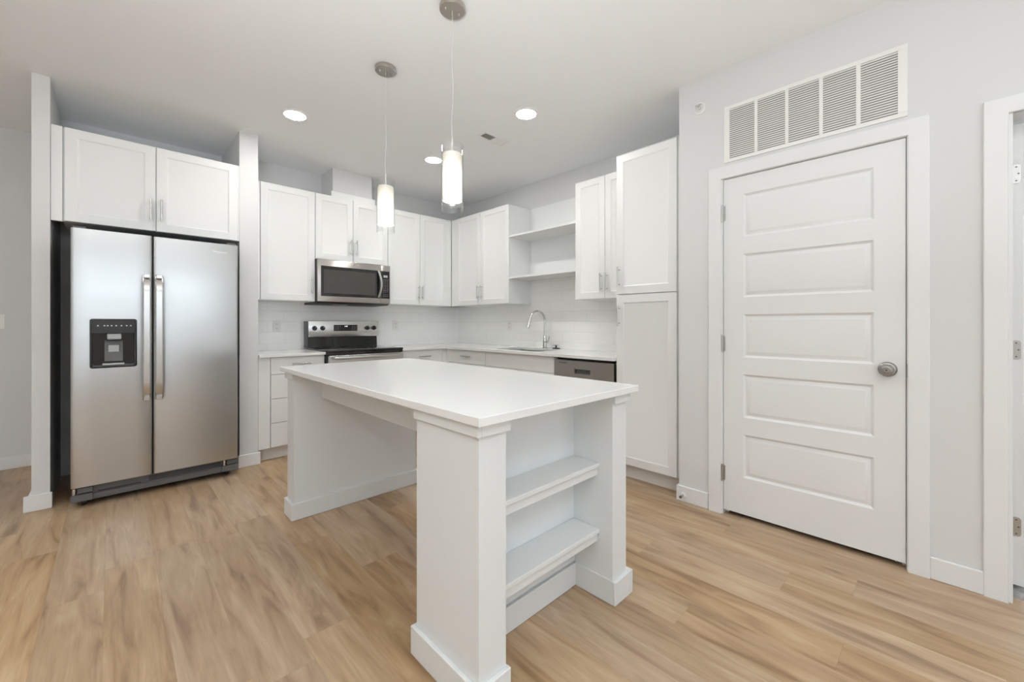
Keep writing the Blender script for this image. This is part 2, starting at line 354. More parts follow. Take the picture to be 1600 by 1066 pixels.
def wall_with_holes(mb, axis, d0, d1, a0, a1, holes):
    """wall slab between d0..d1 thick, running a0..a1, holes (u0,u1,z0,z1)"""
    pl = 'Y' if axis == 'x' else 'X'; cur = a0
    for (u0, u1, z0, z1) in sorted(holes):
        pbox(mb, pl, cur, u0, d0, d1, 0, H)
        if z0 > 0: pbox(mb, pl, u0, u1, d0, d1, 0, z0)
        pbox(mb, pl, u0, u1, d0, d1, z1, H); cur = u1
    pbox(mb, pl, cur, a1, d0, d1, 0, H); return mb
struct('wall_rear', wall_with_holes(MB(), 'x', REAR_Y - 0.15, REAR_Y, LEFT_X, -0.537, REAR_WIN), WALL)
struct('wall_left', wall_with_holes(MB(), 'y', LEFT_X - 0.15, LEFT_X, REAR_Y, 0.76, ADDED_LEFT_WIN), WALL)
D1 = (-4.452, -3.610, 0, 2.070)          # rough opening of the closed door (y0,y1,z0,z1)
D2 = (-5.62, -4.745, 0, 2.075)           # opening of the open door
wr = wall_with_holes(MB(), 'y', XW, XW + 0.12, REAR_Y, -3.346, [D1, D2] + ADDED_RIGHT_WIN); wr.box(XW + 0.12, 0.0, -3.446, -3.346, 0, H)
struct('wall_pantry', wr, WALL, 'off-white wall with the closed panelled door and return grille')
# closet behind the closed door, and the room beyond the open door
struct('wall_closet', bx(0.0, 0.1, -4.62, -3.446, 0, H).box(XW + 0.12, BED_X, -4.72, -4.62, 0, H), WALL)
struct('floor_closet', bx(XW + 0.12, 0, -4.62, -3.446, -0.05, 0.0), DARK)
struct('wall_bedroom', wall_with_holes(MB(), 'y', BED_X, BED_X + 0.12, -5.9, -4.62, [BED_WIN]).box(XW + 0.12, BED_X, -5.95, -5.85, 0, H), WALL)
struct('floor_bedroom', bx(-0.585, BED_X, -5.85, -4.72, -0.05, 0.008), CARPET, 'grey speckled carpet beyond the open door')

def base_board(name, segs, label):
    mb = MB()
    for s in segs: mb.box(*s, bv=0.003)
    return struct(name, mb, TRIM, label)
BH = 0.100; BT = 0.014
base_board('baseboard_alcove_left', [(-3.731 - 0.033, -3.653 + 0.010, -0.61 - BT, -0.61, 0, BH), (-3.731 - BT, -3.731, -0.61, 0.66, 0, BH)], 'white baseboard wrapping the wall end left of the refrigerator')
base_board('baseboard_alcove_right', [(-2.627 - 0.012, -2.495 + 0.015, -0.60 - BT, -0.60, 0, BH)], 'white baseboard on the wall end right of the refrigerator')
base_board('baseboard_hall', [(LEFT_X, -3.731 - BT, 0.66 - BT, 0.66, 0, BH)], 'white baseboard along the hallway wall')
base_board('baseboard_pantry_left', [(XW - BT, XW, -3.535, -3.346, 0, BH), (XW - BT, XW + 0.05, -3.346, -3.346 + BT, 0, BH)], 'short white baseboard between tall cabinet and door')
base_board('baseboard_pantry_right', [(XW - BT, XW, -4.69, -4.52, 0, BH)], 'short white baseboard between the two doors')
base_board('baseboard_living', [(XW - BT, XW, -6.05, -5.70, 0, BH), (LEFT_X, -0.657, REAR_Y, REAR_Y + BT, 0, BH), (LEFT_X, LEFT_X + BT, REAR_Y, 0.66, 0, BH)], 'white baseboard of the living area')
# casings
def casing(name, y0, y1, ztop, w, label):
    mb = MB(); x0, x1 = XW - 0.018, XW
    e = 0.003
    def prof(x, i): return [(x, y0 - w + i, 0), (x, y0 - w + i, ztop + w - i), (x, y1 + w - i, ztop + w - i), (x, y1 + w - i, 0), (x, y1 + i, 0), (x, y1 + i, ztop + i), (x, y0 - i, ztop + i), (x, y0 - i, 0)]
    mb.rings([prof(x1, 0), prof(x0 + e, 0), prof(x0, e)])
    return struct(name, mb, TRIM, label)
casing('trim_1', -4.446, -3.614, 2.062, 0.075, 'white casing around the closed panelled door')
casing('trim_2', -5.62, -4.752, 2.056, 0.070, 'white casing around the open doorway at right edge')
jb = MB()
jb.box(XW - 0.004, XW + 0.12, -3.610, -3.6215, 0, 2.070).box(XW - 0.004, XW + 0.12, -4.452, -4.4425, 0, 2.070).box(XW - 0.004, XW + 0.12, -4.452, -3.61, 2.0605, 2.070)
jb.box(XW + 0.045, XW + 0.06, -3.6215, -3.640, 0, 2.06).box(XW + 0.045, XW + 0.06, -4.4425, -4.425, 0, 2.06)
struct('trim_3', jb, TRIM, 'white jamb of the closed panelled door')
jb = MB().box(XW - 0.004, XW + 0.124, -4.7645, -4.745, 0, 2.075).box(XW - 0.004, XW + 0.124, -5.62, -5.60, 0, 2.075).box(XW - 0.004, XW + 0.124, -5.60, -4.7645, 2.056, 2.075)
struct('trim_4', jb, TRIM, 'white jamb of the open doorway')

# closed five-panel door
d1 = thing('door_1', (XW, -4.03, 0), 'closed white five-panel door with a round nickel knob', struct=True)
def panel_slab(pl, u0, u1, z0, z1, face, th, pu0, pu1, rows):
    mb = MB(); f = face
    # stiles and rails of the front as flush quads around sunk panels
    n0 = len(mb.b.verts)
    def quad(a, b, c, d): 
        vs = [mb.b.verts.new(p) for p in rect(pl, a, b, c, d, f)]; mb.b.faces.new(vs)
    quad(u0, pu0, z0, z1); quad(pu1, u1, z0, z1); cur = z0
    for (a, b) in rows: quad(pu0, pu1, cur, a); cur = b
    quad(pu0, pu1, cur, z1)
    for (a, b) in rows:
        prof = [(0, 0), (0.006, 0.006), (0.013, 0.009), (0.021, 0.0075), (0.030, 0.002), (0.036, 0.0015)]
        mb.rings([rect(pl, pu0 + i, pu1 - i, a + i, b - i, f + d) for i, d in prof], False, True)
    mb.rings([rect(pl, u0, u1, z0, z1, f), rect(pl, u0, u1, z0, z1, f + th)], False, True)
    return mb
rows = [(0.250, 0.508), (0.610, 0.868), (0.970, 1.228), (1.330, 1.588), (1.690, 1.948)]
sl = build('door_slab', panel_slab('X', -4.4395, -3.6245, 0.030, 2.0565, XW - 0.001, 0.035, -4.325, -3.735, rows), TRIM, d1)
for zc in (0.2545, 1.05, 1.85):
    mb = MB().tube([(XW - 0.009, -3.6185, zc - 0.048), (XW - 0.009, -3.6185, zc + 0.048)], 0.0065, 12)
    mb.tube([(XW - 0.009, -3.6185, zc - 0.053), (XW - 0.009, -3.6185, zc + 0.053)], 0.004, 10).box(XW - 0.0065, XW - 0.0015, -3.634, -3.6185, zc - 0.045, zc + 0.045)
    build('hinge', mb, HINGE, d1, label='satin nickel butt hinge')
kb = MB().lathe([(0.001, 0), (0.036, 0), (0.036, -0.004), (0.031, -0.009), (0.0135, -0.013), (0.0125, -0.028), (0.020, -0.036), (0.0275, -0.046), (0.0275, -0.056), (0.022, -0.063), (0.013, -0.0645), (0.012, -0.063), (0.001, -0.063)], (XW - 0.001, -4.375, 0.950), 'x', 36)
kn = build('door_knob', kb, KNOB, d1, label='round satin nickel privacy knob')
build('key_slot', MB().lathe([(0.001, -0.0635), (0.0035, -0.0635), (0.0035, -0.0655), (0.001, -0.0655)], (XW - 0.001, -4.375, 0.950), 'x', 14), DARK, kn)
build('strike_plate', bx(XW - 0.006, XW + 0.02, -4.4425, -4.4445 - 0.002, 0.915, 0.980), HINGE, d1)

# the open door, swung into the room beyond, seen on its hinge edge
d2 = thing('door_2', (-0.53, -4.79, 0), 'open white door seen edge-on at the right edge, its hinges showing', struct=True)
build('door_slab', bx(-0.530, 0.285, -4.806, -4.771, 0.028, 2.045, 0.002), TRIM, d2)
for zc in (0.285, 1.058, 1.8275):
    pr = []; 
    for (yy, zz) in ((-4.7712, -0.041), (-4.789, -0.041), (-4.7945, -0.039), (-4.7975, -0.034), (-4.7975, 0.034), (-4.7945, 0.039), (-4.789, 0.041), (-4.7712, 0.041)): pr.append((yy, zc + zz))
    mb = MB().rings([[(-0.5295, a, b) for a, b in pr], [(-0.5325, a, b) for a, b in pr]])
    hg = build('hinge', mb, HINGE, d2, label='grey hinge leaf with rounded corners')
    sc = MB()
    for (yy, zz) in ((-4.784, 0.030), (-4.790, 0.0), (-4.784, -0.030)): sc.lathe([(0.001, 0), (0.0032, 0), (0.0032, -0.0006), (0.001, -0.0006)], (-0.5325, yy, zc + zz), 'x', 12)
    build('screws', sc, DGREY, hg)
# window with blind in the room beyond
w3 = thing('window_3', (BED_X, (BED_WIN[0] + BED_WIN[1]) / 2, 0), 'bright window with white blinds beyond the open doorway', struct=True)
mb = MB(); a, b, c, d = BED_WIN
mb.box(BED_X - 0.015, BED_X + 0.06, a - 0.05, a, c - 0.05, d + 0.05).box(BED_X - 0.015, BED_X + 0.06, b, b + 0.05, c - 0.05, d + 0.05).box(BED_X - 0.015, BED_X + 0.06, a, b, d, d + 0.05).box(BED_X - 0.04, BED_X + 0.06, a - 0.05, b + 0.05, c - 0.04, c)
build('window_frame', mb, TRIM, w3)
mb = MB(); z = c + 0.02
while z < d: mb.box(BED_X + 0.0, BED_X + 0.022, a + 0.01, b - 0.01, z, z + 0.0035); z += 0.045
build('blind_slats', mb, SOCKET, w3)
# windows behind the camera; the tall rear and side ones added for light
for i, (a, b, c, d) in enumerate(REAR_WIN):
    w = thing('window_%d' % (i + 1), ((a + b) / 2, REAR_Y, 0), struct=True)
    mb = MB().box(a - 0.07, a, REAR_Y - 0.02, REAR_Y + 0.02, c - 0.07, d + 0.07).box(b, b + 0.07, REAR_Y - 0.02, REAR_Y + 0.02, c - 0.07, d + 0.07).box(a, b, REAR_Y - 0.02, REAR_Y + 0.02, d, d + 0.07).box(a - 0.1, b + 0.1, REAR_Y - 0.02, REAR_Y + 0.05, c - 0.04, c).box((a + b) / 2 - 0.02, (a + b) / 2 + 0.02, REAR_Y - 0.08, REAR_Y - 0.05, c, d)
    build('window_frame', mb, TRIM, w)
for (a, b, c, d) in ADDED_LEFT_WIN:
    w = thing('window_4', (LEFT_X, (a + b) / 2, 0), struct=True)
    mb = MB().box(LEFT_X - 0.02, LEFT_X + 0.02, a - 0.07, a, c - 0.07, d + 0.07).box(LEFT_X - 0.02, LEFT_X + 0.02, b, b + 0.07, c - 0.07, d + 0.07).box(LEFT_X - 0.02, LEFT_X + 0.02, a, b, d, d + 0.07).box(LEFT_X - 0.02, LEFT_X + 0.05, a - 0.1, b + 0.1, c - 0.04, c)
    build('window_frame', mb, TRIM, w)
for (a, b, c, d) in ADDED_RIGHT_WIN:
    w = thing('window_5', (XW, (a + b) / 2, 0), struct=True)
    mb = MB().box(XW - 0.02, XW + 0.02, a - 0.07, a, c - 0.07, d + 0.07).box(XW - 0.02, XW + 0.02, b, b + 0.07, c - 0.07, d + 0.07).box(XW - 0.02, XW + 0.02, a, b, d, d + 0.07).box(XW - 0.03, XW + 0.02, a, b, c - 0.04, c)
    build('window_frame', mb, TRIM, w)
# tiled backsplash: the wall's tiling, from counter to wall cabinets
CZ = 0.909     # counter height
struct('wall_tiling_back', bx(-2.495, -0.008, -0.008, 0.0, CZ - 0.02, 1.385), TILE_B, 'glossy white subway tile backsplash behind the range')
struct('wall_tiling_right', bx(-0.008, 0.0, -2.834, 0.0, CZ - 0.02, 1.385).box(-0.008, 0.0, -2.255, -1.375, 1.385, 1.645), TILE_R, 'glossy white subway tile backsplash behind the sink')

# ------------------------------------------------------------------ wall cabinets
UB = 1.383; UT = 2.440
def body(parent, *b, bv=0.0): return build('body', bx(*b, bv=bv), CAB, parent)
# A: single door, by the refrigerator wall
c = thing('wall_cabinet', (-2.22, -0.17, UB), 'white single-door shaker wall cabinet between refrigerator wall and microwave', 'cabinet')
body(c, -2.493, -1.959, -0.33, -0.009, UB, UT); build('filler_strip', bx(-2.493, -2.424, -0.348, -0.331, UB, UT), CAB, c)
dr = build('door', shaker('Y', -2.420, -1.960, UB + 0.003, UT, -0.331), CAB, c); pull(dr, 'Y', -0.351, -1.990, 1.535)
# B: over the microwave
c = thing('wall_cabinet', (-1.575, -0.17, 1.80), 'short white two-door shaker cabinet directly above the microwave', 'cabinet')
body(c, -1.957, -1.199, -0.33, -0.001, 1.800, UT)
dr = build('door', shaker('Y', -1.955, -1.5865, 1.803, UT, -0.331), CAB, c); pull(dr, 'Y', -0.351, -1.614, 1.947)
dr = build('door', shaker('Y', -1.5825, -1.201, 1.803, UT, -0.331), CAB, c); pull(dr, 'Y', -0.351, -1.556, 1.947)
# C: right of the microwave up to the corner
c = thing('wall_cabinet', (-0.8, -0.17, UB), 'white two-door shaker wall cabinet right of the microwave, reaching the corner', 'cabinet')
body(c, -1.197, -0.354, -0.33, -0.009, UB, UT); build('filler_strip', bx(-0.416, -0.352, -0.348, -0.331, UB, UT), CAB, c)
dr = build('door', shaker('Y', -1.195, -0.7965, UB + 0.003, UT, -0.331), CAB, c); pull(dr, 'Y', -0.351, -0.818, 1.530)
dr = build('door', shaker('Y', -0.7925, -0.418, UB + 0.003, UT, -0.331), CAB, c); pull(dr, 'Y', -0.351, -0.772, 1.530)
# D: on the sink wall, corner side
c = thing('wall_cabinet', (-0.17, -0.86, UB), 'white two-door shaker wall cabinet from the corner to the open shelves', 'cabinet')
body(c, -0.33, -0.009, -1.378, -0.352, UB, UT); build('filler_strip', bx(-0.348, -0.331, -0.450, -0.354, UB, UT), CAB, c)
dr = build('door', shaker('X', -0.9085, -0.452, UB + 0.003, UT, -0.331), CAB, c); pull(dr, 'X', -0.351, -0.882, 1.530)
dr = build('door', shaker('X', -1.377, -0.9125, UB + 0.003, UT, -0.331), CAB, c); pull(dr, 'X', -0.351, -0.940, 1.530)
# open shelves above the sink
c = thing('open_shelf_unit', (-0.17, -1.82, 1.645), 'white open shelf unit of two shelves above the sink', 'shelf')
build('back_panel', bx(-0.020, -0.001, -2.2535, -1.380, 1.650, UT), CAB, c)
for z in (1.645, 2.085): build('shelf', bx(-0.345, -0.021, -2.2535, -1.380, z, z + 0.020, 0.001), CAB, c)
# E: between the open shelves and the tall cabinet
c = thing('wall_cabinet', (-0.17, -2.54, UB), 'white two-door shaker wall cabinet between open shelves and tall cabinet', 'cabinet')
body(c, -0.33, -0.009, -2.832, -2.256, UB, UT)
dr = build('door', shaker('X', -2.5655, -2.256, UB + 0.003, UT, -0.331), CAB, c); pull(dr, 'X', -0.351, -2.538, 1.524)
dr = build('door', shaker('X', -2.832, -2.5695, UB + 0.003, UT, -0.331), CAB, c); pull(dr, 'X', -0.351, -2.594, 1.524)
# tall cabinet
c = thing('tall_cabinet', (-0.3, -3.07, 0), 'floor-to-top white pantry cabinet with upper and lower shaker doors', 'cabinet')
build('body', bx(-0.58, -0.004, -3.305, -2.834, 0.113, 2.450), CAB, c); build('toe_kick', bx(-0.535, -0.004, -3.340, -2.836, 0.001, 0.112), TOE, c)
build('filler_strip', bx(-0.585, -0.004, -3.3445, -3.3065, 0.113, 2.450), CAB, c)
dr = build('door', shaker('X', -3.304, -2.8355, 1.3935, 2.448, -0.581), CAB, c); pull(dr, 'X', -0.601, -2.864, 1.522)
dr = build('door', shaker('X', -3.304, -2.8355, 0.115, 1.3865, -0.581), CAB, c); pull(dr, 'X', -0.601, -2.864, 1.230)
# cabinet over the refrigerator
c = thing('wall_cabinet', (-3.14, -0.25, 1.84), 'wide white two-door shaker cabinet above the refrigerator', 'cabinet')
body(c, -3.600, -2.640, -0.58, AB - 0.002, 1.840, 2.450)
build('filler_strip', bx(-3.651, -3.601, -0.598, -0.560, 1.836, 2.450), CAB, c); build('filler_strip', bx(-2.639, -2.6285, -0.598, -0.560, 1.840, 2.450), CAB, c)
dr = build('door', shaker('Y', -3.591, -3.1425, 1.841, 2.450, -0.581), CAB, c); pull(dr, 'Y', -0.601, -3.170, 1.992)
dr = build('door', shaker('Y', -3.1385, -2.6405, 1.841, 2.450, -0.581), CAB, c); pull(dr, 'Y', -0.601, -3.112, 1.992)
# duct cover above the microwave cabinet
c = thing('duct_cover', (-1.57, -0.17, UT), 'white boxed vent duct cover rising from cabinet to ceiling', 'duct cover')
build('box', bx(-1.777, -1.366, -0.312, -0.001, UT + 0.002, H - 0.001), WALL, c)
build('base_trim', bx(-1.795, -1.333, -0.328, -0.313, UT + 0.002, 2.500, 0.002), CAB, c)

# ------------------------------------------------------------------ base cabinets
BB = 0.113; BTOP = 0.883
c = thing('base_cabinet', (-2.22, -0.3, 0), 'white four-drawer base cabinet left of the range', 'cabinet')
build('body', bx(-2.493, -1.959, -0.58, -0.010, BB, BTOP), CAB, c); build('toe_kick', bx(-2.493, -1.959, -0.525, -0.010, 0.001, BB - 0.001), TOE, c)
build('filler_strip', bx(-2.493, -2.404, -0.598, -0.581, BB, BTOP), CAB, c)
for (z0, z1) in ((0.736, 0.882), (0.529, 0.732), (0.322, 0.525), (0.115, 0.318)):
    dr = build('drawer', slab('Y', -2.400, -1.960, z0, z1, -0.581), CAB, c); pull(dr, 'Y', -0.601, -2.163, 0.820 if z1 > 0.8 else (z0 + z1) / 2 + 0.06, 0.155, False)
c = thing('base_cabinet', (-0.9, -0.3, 0), 'white base cabinet right of the range, a drawer over a door', 'cabinet')
build('body', bx(-1.186, -0.002, -0.58, -0.010, BB, BTOP), CAB, c); build('toe_kick', bx(-1.186, -0.535, -0.525, -0.010, 0.001, BB - 0.001), TOE, c)
build('filler_strip', bx(-0.652, -0.583, -0.598, -0.581, BB, BTOP), CAB, c)
dr = build('drawer', slab('Y', -1.184, -0.656, 0.736, 0.882, -0.581), CAB, c); pull(dr, 'Y', -0.601, -0.905, 0.811, 0.155, False)
dr = build('door', shaker('Y', -1.184, -0.656, 0.115, 0.732, -0.581), CAB, c); pull(dr, 'Y', -0.601, -1.14, 0.62)
c = thing('base_cabinet', (-0.3, -0.95, 0), 'white base cabinet in the corner, left of the sink cabinet', 'cabinet')
build('body', bx(-0.58, -0.010, -1.294, -0.600, BB, BTOP), CAB, c); build('toe_kick', bx(-0.525, -0.010, -1.294, -0.60, 0.001, BB - 0.001), TOE, c)
build('filler_strip', bx(-0.598, -0.581, -0.665, -0.602, BB, BTOP), CAB, c)
dr = build('drawer', slab('X', -1.292, -0.669, 0.736, 0.882, -0.581), CAB, c); pull(dr, 'X', -0.601, -0.985, 0.815, 0.155, False)
dr = build('door', shaker('X', -1.292, -0.669, 0.115, 0.732, -0.581), CAB, c); pull(dr, 'X', -0.601, -0.71, 0.62)
c = thing('base_cabinet', (-0.3, -1.76, 0), 'white sink base cabinet with a blank false drawer front', 'cabinet')
build('body', bx(-0.58, -0.56, -2.219, -1.297, BB, BTOP).box(-0.56, -0.01, -2.219, -2.20, BB, BTOP).box(-0.56, -0.01, -1.315, -1.297, BB, BTOP).box(-0.56, -0.01, -2.2, -1.315, BB, BB + 0.02), CAB, c)
build('toe_kick', bx(-0.525, -0.50, -2.219, -1.297, 0.001, BB - 0.001), TOE, c)
build('false_front', slab('X', -2.217, -1.297, 0.736, 0.882, -0.581), CAB, c)
for (a, b, h) in ((-1.755, -1.297, -1.72), (-2.217, -1.759, -1.80)):
    dr = build('door', shaker('X', a, b, 0.115, 0.732, -0.581), CAB, c); pull(dr, 'X', -0.601, h, 0.62)

# countertops
CT = 0.024
o = build('countertop', bx(-2.493, -1.958, -0.632, -0.009, CZ - CT, CZ, 0.0015), QUARTZ); tag(o, 'white quartz countertop left of the range', 'countertop')
SK = (-0.520, -0.130, -1.950, -1.335)   # sink opening x0 x1 y0 y1
mb = MB(); z0, z1 = CZ - CT, CZ
mb.box(-1.187, -0.009, -0.632, -0.009, z0, z1)
mb.box(-0.634, -0.009, SK[3], -0.632, z0, z1).box(-0.634, SK[0], SK[2], SK[3], z0, z1).box(SK[1], -0.009, SK[2], SK[3], z0, z1).box(-0.634, -0.009, -2.832, SK[2], z0, z1)
o = build('countertop', mb, QUARTZ); tag(o, 'L-shaped white quartz countertop around the sink and corner', 'countertop')
# sink
c = thing('sink', (-0.325, -1.595, 0.70), 'stainless undermount sink sunk in the L-shaped countertop', 'sink')
def rrect(x0, x1, y0, y1, z, r, n=6):
    out = []
    for (cx, cy, a0) in ((x1 - r, y1 - r, 0), (x0 + r, y1 - r, PI / 2), (x0 + r, y0 + r, PI), (x1 - r, y0 + r, 1.5 * PI)):
        for k in range(n + 1): a = a0 + PI / 2 * k / n; out.append((cx + r * math.cos(a), cy + r * math.sin(a), z))
    return out
x0, x1, y0, y1 = SK
mb = MB().rings([rrect(x0 - 0.018, x1 + 0.018, y0 - 0.018, y1 + 0.018, 0.884, 0.03), rrect(x0 + 0.003, x1 - 0.003, y0 + 0.003, y1 - 0.003, 0.884, 0.03), rrect(x0 + 0.006, x1 - 0.006, y0 + 0.006, y1 - 0.006, 0.72, 0.03), rrect(x0 + 0.03, x1 - 0.03, y0 + 0.03, y1 - 0.03, 0.700, 0.02)], False, True)
build('basin', mb, STEEL2, c)
build('drain', MB().lathe([(0.001, 0), (0.045, 0), (0.045, 0.003), (0.03, 0.001), (0.001, 0.0015)], (-0.30, -1.6, 0.7005), 'z', 28), CHROME, c)
# faucet
FX, FY = -0.085, -1.655
c = thing('faucet', (FX, FY, CZ), 'chrome gooseneck pull-down faucet behind the sink', 'faucet')
build('base', MB().lathe([(0.001, 0), (0.027, 0), (0.027, 0.006), (0.0215, 0.012), (0.0205, 0.060), (0.023, 0.064), (0.023, 0.072), (0.0195, 0.076), (0.0185, 0.115), (0.014, 0.128), (0.0125, 0.135), (0.001, 0.135)], (FX, FY, CZ + 0.0005), 'z', 28), CHROME, c)
dx, dy = -0.95, 0.31
pts = [(FX, FY, CZ + 0.13), (FX, FY, CZ + 0.30)]; R = 0.088; zc = CZ + 0.30
for k in range(1, 17):
    a = PI * k / 16 * 0.93; q = R * (1 - math.cos(a)); pts.append((FX + dx * q, FY + dy * q, zc + R * math.sin(a)))
build('spout', MB().tube(pts, 0.0115, 16), CHROME, c)
e = Vector(pts[-1]); dn = (Vector(pts[-1]) - Vector(pts[-2])).normalized()
build('spray_head', MB().tube([e - dn * 0.004, e + dn * 0.012, e + dn * 0.03, e + dn * 0.105, e + dn * 0.112], [0.0125, 0.0135, 0.0135, 0.0185, 0.0165], 20), CHROME, c)
hb = MB().tube([(FX, FY - 0.012, CZ + 0.068), (FX, FY - 0.045, CZ + 0.070)], [0.013, 0.012], 16).tube([(FX, FY - 0.040, CZ + 0.072), (FX - 0.01, FY - 0.060, CZ + 0.088), (FX - 0.018, FY - 0.075, CZ + 0.130)], [0.007, 0.006, 0.0045], 12)
build('lever', hb, CHROME, c)
# sink stopper standing by the faucet
SX, SY = -0.075, -1.80
c = thing('sink_stopper', (SX, SY, CZ), 'small black and steel sink stopper standing beside the faucet', 'stopper')
build('flange', MB().lathe([(0.001, 0), (0.036, 0), (0.040, 0.005), (0.036, 0.010), (0.010, 0.012), (0.001, 0.012)], (SX, SY, CZ + 0.0005), 'z', 26), BLACKP, c)
build('stem', MB().lathe([(0.001, 0.012), (0.008, 0.012), (0.008, 0.036), (0.001, 0.036)], (SX, SY, CZ + 0.0005), 'z', 16), BLACKP, c)
build('top_plate', MB().lathe([(0.001, 0.036), (0.030, 0.036), (0.031, 0.040), (0.020, 0.044), (0.001, 0.044)], (SX, SY, CZ + 0.0005), 'z', 26), CHROME, c)

# ------------------------------------------------------------------ dishwasher
c = thing('dishwasher', (-0.3, -2.53, 0), 'stainless dishwasher between sink cabinet and tall cabinet', 'dishwasher')
build('body', bx(-0.56, -0.02, -2.832, -2.223, 0.02, 0.876), BLACKP, c)
# front with a pocket handle
pk = (-2.604, -2.446, 0.757, 0.795)
f = -0.612; mb = MB()
def q4(a, b, c_, d): mb.b.faces.new([mb.b.verts.new(p) for p in rect('X', a, b, c_, d, f)])
U0, U1, Z0, Z1 = -2.820, -2.2265, 0.115, 0.862
q4(U0, U1, Z0, pk[2]); q4(U0, U1, pk[3], Z1); q4(U0, pk[0], pk[2], pk[3]); q4(pk[1], U1, pk[2], pk[3])
mb.rings([rect('X', *pk, f), rect('X', pk[0] + 0.003, pk[1] - 0.003, pk[2] + 0.004, pk[3] - 0.002, f + 0.025)], False, True)
mb.rings([rect('X', U0, U1, Z0, Z1, f), rect('X', U0, U1, Z0, Z1, f + 0.045)], False, True)
dd = build('door', mb, STEEL2, c)
mb = MB(); fr = 0.003
for a, b, c_, d in ((pk[0] - fr, pk[1] + fr, pk[2] - fr, pk[2]), (pk[0] - fr, pk[1] + fr, pk[3], pk[3] + fr), (pk[0] - fr, pk[0], pk[2], pk[3]), (pk[1], pk[1] + fr, pk[2], pk[3])): pbox(mb, 'X', a, b, f - 0.0015, f + 0.002, c_, d)
build('pocket_rim', mb, STEEL, dd)
build('pocket_liner', bx(f + 0.0255 - 0.003, f + 0.0245 - 0.003, pk[0] + 0.004, pk[1] - 0.004, pk[2] + 0.005, pk[3] - 0.003), DGREY, dd)
text('logo', 'Whirlpool', 0.020, LOGOD, dd, (f - 0.0006, -2.325, 0.840), FACE_X)
build('toe_kick', bx(-0.53, -0.02, -2.832, -2.223, 0.001, 0.019), BLACKP, c)

# ------------------------------------------------------------------ range
RX0, RX1 = -1.954, -1.190
c = thing('range', (-1.572, -0.33, 0), 'stainless electric range with black glass cooktop and back control panel', 'stove')
build('body', bx(RX0, RX1, -0.635, -0.012, 0.03, 0.905, 0.002), BLACKP, c)
build('cooktop', bx(RX0 - 0.001, RX1 + 0.001, -0.668, -0.075, 0.906, 0.922, 0.004, seg=2), GLASSTOP, c)
build('cooktop_edge', bx(RX0 + 0.002, RX1 - 0.002, -0.664, -0.638, 0.876, 0.9055, 0.003), BLACKG, c)
od = build('oven_door', bx(RX0 + 0.008, RX1 - 0.004, -0.672, -0.637, 0.225, 0.873, 0.004), STEEL, c)
build('oven_window', bx(RX0 + 0.06, RX1 - 0.06, -0.6735, -0.6725, 0.33, 0.74), BLACKG, od)
mb = MB().box(RX0 + 0.045, RX1 - 0.045, -0.722, -0.702, 0.836, 0.866, 0.006, seg=2)
for s in (RX0 + 0.06, RX1 - 0.06): mb.box(s - 0.012, s + 0.012, -0.704, -0.671, 0.841, 0.861, 0.002)
build('handle', mb, STEEL, od)
build('storage_drawer', bx(RX0 + 0.004, RX1 - 0.004, -0.670, -0.637, 0.06, 0.218, 0.003), STEEL, c)
bgp = build('backguard', MB().rings([[(x, y, z) for (y, z) in ((-0.074, 0.9225), (-0.066, 1.030), (-0.066, 1.193), (-0.012, 1.193), (-0.012, 0.9225))] for x in (RX0 + 0.002, RX1)]), BLACKG, c)
build('side_cap', bx(RX0 - 0.002, RX0 + 0.016, -0.084, -0.012, 0.9225, 1.192, 0.002), DGREY, bgp)
cp = build('control_panel', bx(RX0 + 0.017, RX1 + 0.006, -0.092, -0.0665, 1.030, 1.197, 0.004, seg=2), STEEL, bgp)
for x in (-1.877, -1.797, -1.314, -1.235):
    k = build('knob', MB().lathe([(0.001, 0), (0.024, 0), (0.024, -0.006), (0.020, -0.010), (0.018, -0.026), (0.015, -0.029), (0.001, -0.029)], (x, -0.0925, 1.122), 'y', 28).box(x - 0.004, x + 0.004, -0.131, -0.115, 1.104, 1.140, 0.002), BLACKP, cp)
    build('pointer', bx(x - 0.0012, x + 0.0012, -0.1318, -0.131, 1.124, 1.139), LOGO, k)
dp = build('display', bx(-1.683, -1.428, -0.094, -0.0922, 1.090, 1.156, 0.0008), BLACKG, cp)
text('clock_digits', '4:48', 0.019, DIGIT, dp, (-1.553, -0.0945, 1.140), FACE_Y)
mb = MB()
for x in (-1.665, -1.643, -1.62, -1.49, -1.465, -1.443):
    for z in (1.103, 1.120, 1.139): build('touch_symbol', bx(x, x + 0.009, -0.0945, -0.094, z, z + 0.003), PRINT, dp)
mb = MB()
for (x, y, r) in ((-1.74, -0.50, 0.115), (-1.40, -0.50, 0.09), (-1.74, -0.22, 0.075), (-1.40, -0.22, 0.10)):
    build('burner_ring', MB().shell([(r, 0), (r, 0.0003)], [(r - 0.002, 0.0003), (r - 0.002, 0)], (x, y, 0.9221), 40), DGREY, c)

